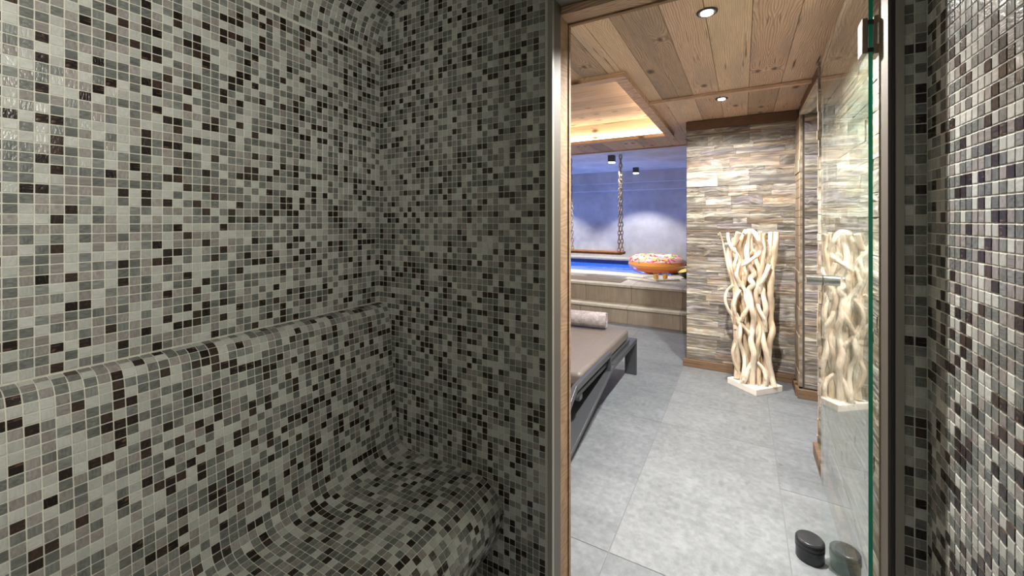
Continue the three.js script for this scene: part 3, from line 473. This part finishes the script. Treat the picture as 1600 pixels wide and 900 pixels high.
// ------------------------------------------------------------------ driftwood column
const driftTex = texture(256, 512, (x, y) => { const p = x / 256, q = y / 512, a = fbm(p * 14, q * 3, 401, 4), b = fbm(p * 3, q * 5, 405, 3), c = mix([0.99, 0.965, 0.92], [0.80, 0.70, 0.59], clamp((a - 0.42) * 1.6)); return mix(c, [0.84, 0.73, 0.61], clamp((b - 0.56) * 3) * 0.6); });
M.drift = [[240, 234, 225], [226, 214, 198], [200, 178, 152]].map((c) => std({ map: driftTex, color: rgb(...c), bumpMap: driftTex, bumpScale: 0.004, roughness: 0.7 }));
{
  const t = thing('driftwood_column', 'tall column of pale twisted driftwood branches on white base', 'driftwood', [0.08, 0, -3.68]);
  const base = part(t, 'base', rbox(0.262, 0.046, 0.262, 0.003, 2), std({ color: rgb(235, 228, 220), roughness: 0.6 }), [0, 0.0235, 0], [0, 0.83, 0], 'white square base');
  const S = 0.000727, SY = 0.000842, B = (list, r, w0, w1, k, tip = 0.75) => {
    const pts = list.map(([x, y], i) => { const f = i / (list.length - 1); return v3((x - 428) * S, Math.max(0.03, 0.045 + (1490 - y) * SY), w0 + (w1 - w0) * f + 0.018 * Math.sin(i * 1.7 + w0 * 60)); });
    const c = new THREE.CatmullRomCurve3(pts, false, 'centripetal'), n = list.length * 6, seg = 9, g = new THREE.TubeGeometry(c, n, 1, seg, false), p = g.attributes.position, ctr = c.getSpacedPoints(n);
    for (let i = 0; i <= n; i++) for (let j = 0; j <= seg; j++) {
      const q = i * (seg + 1) + j, f = i / n, o = c.getPointAt(f), knobs = 0.8 + 0.42 * fbm(f * list.length * 1.3, Math.round(j % seg) * 0.33, Math.floor(x0(list)), 3), R = r * (1 - (1 - tip) * Math.abs(f < 0.5 ? 1 - f * 2 : 0)) * knobs;
      V.set(p.getX(q) - o.x, p.getY(q) - o.y, p.getZ(q) - o.z).normalize().multiplyScalar(R); p.setXYZ(q, o.x + V.x, o.y + V.y, o.z + V.z);
    }
    g.computeVertexNormals();
    const caps = [0, n].map((i) => { const o = c.getPointAt(i / n), pos = [], idx = []; pos.push(o.x, o.y, o.z); for (let j = 0; j <= seg; j++) { const q = i * (seg + 1) + j; pos.push(p.getX(q), p.getY(q), p.getZ(q)); } for (let j = 0; j < seg; j++) idx.push(0, i ? j + 1 : j + 2, i ? j + 2 : j + 1); const cg = new THREE.BufferGeometry(); cg.setAttribute('position', new THREE.Float32BufferAttribute(pos, 3)); cg.setAttribute('uv', new THREE.Float32BufferAttribute(new Float32Array(pos.length / 3 * 2).fill(0.3), 2)); cg.setIndex(idx); cg.computeVertexNormals(); return cg; });
    part(t, 'branch', join([g, ...caps]), M.drift[k]);
  };
  function x0(l) { return l[0][0] + l[0][1]; }
  const br = [
    [[[102, 110], [130, 205], [155, 320], [185, 450], [215, 560], [240, 680], [236, 800], [240, 900], [250, 1040], [256, 1130], [226, 1220], [250, 1340], [302, 1455], [310, 1490]], 0.0125, 0.05, 0.03, 1, 0.4],
    [[[180, 110], [186, 175], [215, 250], [265, 310], [292, 375], [270, 440], [265, 510], [300, 580], [342, 645], [352, 720], [365, 790], [322, 880], [302, 950], [298, 1060], [292, 1120], [325, 1220], [338, 1310], [322, 1430], [318, 1490]], 0.0145, 0.07, 0.06, 0, 0.8],
    [[[280, 108], [243, 212], [196, 262], [192, 350], [215, 440], [242, 520], [268, 600], [272, 680], [240, 770], [236, 860], [252, 960], [262, 1080], [262, 1200], [270, 1340], [262, 1480]], 0.021, 0.03, 0.01, 0, 0.9],
    [[[225, 600], [172, 660], [156, 740], [176, 815], [214, 885], [240, 960], [250, 1010]], 0.0115, 0.06, 0.04, 0, 0.8],
    [[[352, 92], [320, 145], [288, 235], [292, 310], [328, 430], [332, 560], [318, 650], [332, 770], [345, 880], [362, 1000], [342, 1110], [352, 1250], [362, 1400], [356, 1490]], 0.018, -0.02, 0.0, 1, 0.9],
    [[[318, 410], [352, 388], [412, 340], [468, 298], [487, 236], [456, 160], [420, 102], [372, 92], [332, 122]], 0.0165, 0.09, 0.06, 0, 0.7],
    [[[392, 108], [372, 190], [356, 290], [372, 385], [402, 440], [425, 480], [388, 535], [418, 575], [378, 630], [390, 710], [402, 800], [422, 880], [410, 980], [398, 1100], [422, 1200], [412, 1310], [408, 1490]], 0.0205, 0.05, 0.09, 0, 0.8],
    [[[480, 100], [484, 150], [452, 250], [440, 350], [470, 430], [482, 520], [502, 610], [512, 700], [532, 800], [516, 900], [500, 1000], [520, 1130], [552, 1250], [582, 1400], [606, 1490]], 0.02, 0.02, 0.05, 0, 0.6],
    [[[512, 118], [516, 200], [510, 300], [500, 400], [482, 500], [460, 570], [440, 660], [460, 770], [472, 900], [480, 1000], [462, 1100], [448, 1200], [462, 1350], [470, 1490]], 0.0165, 0.06, 0.04, 1, 0.8],
    [[[576, 108], [572, 200], [562, 320], [545, 400], [520, 480], [492, 545], [475, 640], [462, 780], [440, 900], [455, 1020], [470, 1150], [455, 1260], [420, 1360], [392, 1490]], 0.018, -0.01, 0.03, 0, 0.9],
    [[[630, 104], [620, 200], [606, 330], [590, 430], [576, 540], [575, 650], [580, 780], [575, 880], [592, 990], [572, 1080], [562, 1180], [546, 1300], [530, 1490]], 0.0215, 0.0, 0.02, 1, 1],
    [[[432, 1250], [375, 1350], [345, 1430], [318, 1490]], 0.0165, 0.08, 0.09, 0, 0.9],
    [[[440, 1280], [500, 1330], [530, 1410], [525, 1490]], 0.0145, 0.07, 0.06, 0, 0.8],
    [[[262, 860], [310, 950], [368, 1010], [392, 1080], [432, 1160], [440, 1260]], 0.0125, 0.07, 0.06, 1, 0.8],
    [[[560, 395], [540, 450], [505, 530], [480, 600], [470, 660]], 0.0165, 0.08, 0.05, 0, 1],
    [[[300, 640], [262, 700], [240, 800], [262, 900], [285, 960]], 0.013, 0.085, 0.07, 0, 0.7],
    [[[345, 640], [385, 740], [340, 850], [310, 920]], 0.013, 0.08, 0.08, 1, 0.8],
    [[[470, 610], [445, 700], [470, 800], [520, 900], [530, 1000]], 0.015, 0.06, 0.05, 0, 0.8],
    [[[240, 250], [262, 330], [242, 420], [262, 520], [300, 610]], 0.013, 0.08, 0.06, 0, 0.8],
    [[[425, 270], [380, 320], [340, 400], [345, 500], [330, 600]], 0.015, 0.04, 0.03, 1, 0.8],
  ];
  for (const [l, r, a, b, k, tp] of br) B(l, r, a, b, k, tp);
  for (let i = 0; i < 11; i++) { const xa = 210 + i * 36 + rr(-12, 12), l = []; for (let j = 0; j <= 9; j++) { const f = j / 9; l.push([xa * (1 - f * 0.25) + 428 * f * 0.25 + rr(-24, 24) - (f - 0.5) ** 2 * 0 , rr(130, 190) * (1 - f) + 1490 * f]); } B(l, rr(0.011, 0.017), -0.03 - 0.05 * rnd(), -0.02 - 0.03 * rnd(), i % 3 === 0 ? 1 : 2, 0.8); }  // rear branches, mostly in the browner tint: shade put into their colour
}

// ------------------------------------------------------------------ lounger with towel
const leather = texture(256, 256, (x, y) => { const v = 0.9 + 0.1 * (fbm(x / 5, y / 5, 501, 3) - 0.5) + 0.06 * (fbm(x / 60, y / 60, 503, 3) - 0.5); return [v, v, v]; });
M.leather = std({ map: leather, color: rgb(122, 114, 109), bumpMap: leather, bumpScale: 0.0008, roughness: 0.42 });
M.steel = std({ color: rgb(88, 91, 96), roughness: 0.34, metalness: 0.55 });
{
  const t = thing('sun_lounger', 'low lounger with dark steel frame and taupe leather cushion', 'lounger', [-1.125, 0, -2.75]);
  const L = (p) => [p[0] + 1.125, p[1], p[2] + 2.75];
  const bar = (name, x0, x1, za, ya, zb, yb, th) => { const len = Math.hypot(zb - za, yb - ya), g = rbox(x1 - x0, th, len, 0.003, 1); return part(t, name, g, M.steel, L([(x0 + x1) / 2, (ya + yb) / 2, (za + zb) / 2]), [Math.atan2(-(yb - ya), zb - za), 0, 0]); };
  for (const s of [1, -1]) {
    const m = (a, b) => (s > 0 ? [a, b] : [-2.25 - b, -2.25 - a]);
    bar('rear_leg', ...m(-0.872, -0.776), -3.487, 0.0005, -3.487, 0.268, 0.03);
    bar('rear_rail', ...m(-0.872, -0.775), -3.502, 0.287, -2.79, 0.287, 0.035);
    bar('sloping_plate', ...m(-0.93, -0.775), -2.8, 0.288, -1.79, 0.022, 0.026);
    bar('post', ...m(-0.8, -0.776), -2.725, 0.255, -2.725, 0.385, 0.022);
    bar('side_rail', ...m(-0.8, -0.775), -2.736, 0.392, -2.07, 0.392, 0.036);
    bar('front_leg', ...m(-0.8, -0.775), -2.078, 0.397, -1.5, 0.018, 0.036);
  }
  part(t, 'deck', rbox(0.65, 0.024, 1.22, 0.003, 1), M.steel, L([-1.125, 0.321, -2.735]));
  part(t, 'cross_bar', rbox(1.36 - 0.9 + 0.19, 0.03, 0.05, 0.003, 1), M.steel, L([-1.125, 0.293, -2.2]));
  part(t, 'cross_bar', rbox(0.5, 0.03, 0.05, 0.003, 1), M.steel, L([-1.125, 0.293, -3.3]));
  // cushion with a stitched, slightly sunk field
  const g = new RoundedBoxGeometry(0.642, 0.09, 1.12, 6, 0.026), c = part(t, 'cushion', uvMetres(g, 0.4, 0.4), M.leather, L([-1.125, 0.379, -2.77]));
  const seam = (x0, x1, z0, z1) => new THREE.BoxGeometry(Math.abs(x1 - x0) || 0.005, 0.003, Math.abs(z1 - z0) || 0.005).translate((x0 + x1) / 2, 0.0442, (z0 + z1) / 2);
  part(c, 'stitching', join([seam(0.2, 0.2, -0.28, 0.47), seam(-0.2, -0.2, -0.28, 0.47), seam(-0.2, 0.2, -0.28, -0.28), seam(-0.2, 0.2, 0.47, 0.47)]), std({ color: rgb(120, 106, 98), roughness: 0.6 }));
}
{
  const terry = texture(256, 256, (x, y) => { const v = 0.8 + 0.22 * (fbm(x / 3, y / 3, 611, 2) - 0.5) + 0.28 * (fbm(x / 24, y / 24, 617, 3) - 0.5); return [v, v * 0.985, v * 0.99]; });
  const m = std({ map: terry, color: rgb(190, 184, 186), bumpMap: terry, bumpScale: 0.006, roughness: 0.95 });
  const t = thing('rolled_towel', 'grey rolled towel lying on the lounger cushion', 'towel', [-1.185, 0.4255, -3.185]); t.rotation.y = 0.12;
  const pts = []; for (let i = 0; i <= 150; i++) { const a = i / 150 * Math.PI * 6.2, r = 0.018 + 0.054 * (i / 150); pts.push([Math.cos(a) * r, Math.sin(a) * r]); }
  const s = new THREE.Shape(); pts.forEach(([x, y], i) => (i ? s.lineTo(x, y) : s.moveTo(x, y))); [...pts].reverse().forEach(([x, y]) => { const l = Math.hypot(x, y); s.lineTo(x * (l - 0.0075) / l, y * (l - 0.0075) / l); });
  const g = new THREE.ExtrudeGeometry(s, { depth: 0.46, bevelEnabled: true, bevelSize: 0.002, bevelThickness: 0.003, bevelSegments: 2 }); g.rotateY(Math.PI / 2); g.translate(-0.23, 0.074, 0);
  part(t, 'roll', uvMetres(g, 0.3, 0.3), m);
  part(t, 'core', uvMetres(new THREE.CylinderGeometry(0.02, 0.02, 0.45, 16).rotateZ(Math.PI / 2).translate(0, 0.074, 0), 0.3, 0.3), m);
}

// ------------------------------------------------------------------ doorstop
{
  const t = thing('doorstop', 'shiny black ridged doorstop on the floor by the glass door', 'doorstop', [0.226, 0.0, -1.925]);
  const prof = [[0, 0.0005], [0.043, 0.0005], [0.046, 0.004], [0.0455, 0.038], [0.0475, 0.04], [0.0475, 0.048], [0.0455, 0.05], [0.0455, 0.053], [0.0475, 0.055], [0.0475, 0.063], [0.0455, 0.065], [0.0455, 0.068], [0.047, 0.0695]].map(([x, y]) => new THREE.Vector2(x, y));
  part(t, 'body', new THREE.LatheGeometry([...prof, new THREE.Vector2(0, 0.0695)], 48), M.rubber);
  part(t, 'cap', new THREE.LatheGeometry([[0, 0.0697], [0.0465, 0.0697], [0.0465, 0.0715], [0.0425, 0.0765], [0.039, 0.078], [0.0, 0.0795]].map(([x, y]) => new THREE.Vector2(x, y)), 48), M.black);
}

// ------------------------------------------------------------------ by the pool: swing, inflatable ring, tray with juice, bowl
{
  const t = thing('chain_swing', 'swing with a rough wooden seat hung on chains in front of the pool', 'swing', [-1.995, 0.815, -6.1]);
  const bark = std({ map: woods[2], color: rgb(200, 150, 112), bumpMap: woods[2], bumpScale: 0.01, roughness: 0.8 });
  part(t, 'seat', rbox(0.89, 0.04, 0.26, 0.012, 3, 2, 0.25), bark, [0, 0.0, 0]);
  const link = new THREE.TorusGeometry(0.018, 0.0062, 6, 14).scale(1, 2.1, 1), iron = std({ color: rgb(186, 172, 154), roughness: 0.5, metalness: 0.35 });
  for (const x of [-0.4, 0.4]) for (const z of [-0.095, 0.095]) {
    const a = v3(x, 0.02, z), b = v3(x, PC - 0.815 - 0.012, z * 0.12), n = Math.round(a.distanceTo(b) / 0.066), up = b.clone().sub(a).normalize(), q = new THREE.Quaternion().setFromUnitVectors(v3(0, 1, 0), up), gs = [];
    for (let i = 0; i <= n; i++) gs.push(link.clone().rotateY(i % 2 ? Math.PI / 2 : 0.2).applyQuaternion(q).translate(...a.clone().lerp(b, (i + 0.45) / (n + 0.9)).toArray()));
    part(t, 'chain', join(gs), iron);
  }
}
{
  const t = thing('donut_float', 'orange inflatable donut ring with pink icing and sprinkles', 'pool float', [-1.24, WY + 0.015, -7.02]);
  const R = 0.29, rx = 0.152, ry = 0.142, ring = (a0, a1, grow, n) => { const pts = []; for (let i = 0; i <= n; i++) { const a = a0 + (a1 - a0) * i / n, e = 1 + 0.06 * Math.exp(-((Math.sin(a) * 6) ** 2)); pts.push(new THREE.Vector2(R + Math.cos(a) * (rx * e + grow), 0.145 + Math.sin(a) * (ry + grow))); } return new THREE.LatheGeometry(pts, 72); };
  const vinyl = (c) => new THREE.MeshPhysicalMaterial({ color: c, roughness: 0.28, clearcoat: 0.5, clearcoatRoughness: 0.2 });
  part(t, 'ring', ring(0, Math.PI * 2, 0, 40), vinyl(rgb(240, 158, 72)));
  const icing = part(t, 'icing', ring(0.36, Math.PI - 0.36, 0.0025, 20), vinyl(rgb(250, 190, 178)), null, null, 'pale pink icing print');
  part(t, 'band', ring(-0.75, -0.32, 0.0015, 8), vinyl(rgb(226, 112, 48)));
  part(t, 'band', ring(-1.3, -0.95, 0.0015, 8), vinyl(rgb(214, 92, 40)));
  const cols = [rgb(238, 70, 90), rgb(250, 214, 70), rgb(250, 250, 235), rgb(120, 190, 120), rgb(240, 110, 160)].map(vinyl), sp = new THREE.CapsuleGeometry(0.014, 0.055, 4, 8).rotateX(Math.PI / 2).scale(1, 0.3, 1);
  for (let i = 0; i < 170; i++) { const a = (i + rr(-0.3, 0.3)) / 170 * Math.PI * 2 * 5, b = rr(0.5, 2.6), n = v3(Math.cos(b) / rx, Math.sin(b) / ry, 0).normalize(), m = new THREE.Matrix4().makeRotationY(a), p = v3(R + Math.cos(b) * (rx + 0.0035), 0.145 + Math.sin(b) * (ry + 0.0035)).applyMatrix4(m); n.applyMatrix4(m); const s = part(icing, 'sprinkle', sp, pick(cols), p.toArray()); s.quaternion.setFromUnitVectors(v3(0, 1, 0), n).multiply(new THREE.Quaternion().setFromAxisAngle(v3(0, 1, 0), rr(0, 3.1))); }
  part(t, 'valve', new THREE.CylinderGeometry(0.012, 0.014, 0.03, 14).rotateZ(Math.PI / 2), M.black, [0.455, 0.15, 0.03]);
}
{
  const white = std({ color: rgb(238, 234, 226), roughness: 0.35 });
  const t = thing('serving_tray', 'white square tray with two glasses on the pool deck', 'tray', [-1.018, DK, -6.12]); t.rotation.y = 0.72;
  part(t, 'plate', rbox(0.36, 0.012, 0.36, 0.004, 2), white, [0, 0.0065, 0]);
  for (const [x, z, w, d] of [[0, 0.174, 0.36, 0.012], [0, -0.174, 0.36, 0.012], [0.174, 0, 0.012, 0.336], [-0.174, 0, 0.012, 0.336]]) part(t, 'rim', rbox(w, 0.012, d, 0.003, 2), white, [x, 0.0188, z]);
  const glassM = new THREE.MeshPhysicalMaterial({ color: 0xffffff, transmission: 1, thickness: 0, roughness: 0.02, ior: 1.45 });
  const prof = [[0.001, 0.001], [0.030, 0.001], [0.034, 0.006], [0.039, 0.1], [0.0375, 0.1], [0.0325, 0.008], [0.001, 0.006]].map(([x, y]) => new THREE.Vector2(x, y));
  for (const [x, z, l] of [[-1.07, -6.02, 'left glass of orange juice on the white tray'], [-0.955, -6.085, 'right glass of orange juice on the white tray']]) {
    const g = thing('juice_glass', l, 'glass', [x, DK + 0.013, z], null, 'glasses of orange juice');
    part(g, 'tumbler', new THREE.LatheGeometry(prof, 32), glassM);
    part(g, 'juice', new THREE.LatheGeometry([[0, 0.0065], [0.0322, 0.0085], [0.0352, 0.066], [0, 0.066]].map(([x2, y2]) => new THREE.Vector2(x2, y2)), 32), std({ color: rgb(250, 190, 40), roughness: 0.4 }), null, null, 'orange juice');
  }
  const b = thing('fruit_bowl', 'dark rimmed yellow bowl tilted at the edge of the stone wall', 'bowl', [-0.7, DK, -6.42]);
  part(b, 'shell', new THREE.LatheGeometry([[0.001, 0], [0.04, 0.002], [0.08, 0.05], [0.1, 0.11], [0.106, 0.112], [0.104, 0.104], [0.084, 0.044], [0.044, -0.004]].map(([x, y]) => new THREE.Vector2(x, y + 0.006)), 40), std({ color: rgb(52, 58, 58), roughness: 0.4 }), [0, 0.02, 0], [0.25, 0, 0.3]);
  part(b, 'inside', new THREE.LatheGeometry([[0.001, 0.012], [0.04, 0.014], [0.078, 0.058], [0.094, 0.1], [0.001, 0.1]].map(([x, y]) => new THREE.Vector2(x, y + 0.006)), 40), std({ color: rgb(210, 186, 70), roughness: 0.5 }), [0, 0.02, 0], [0.25, 0, 0.3]);
}

renderer.render(scene, camera);
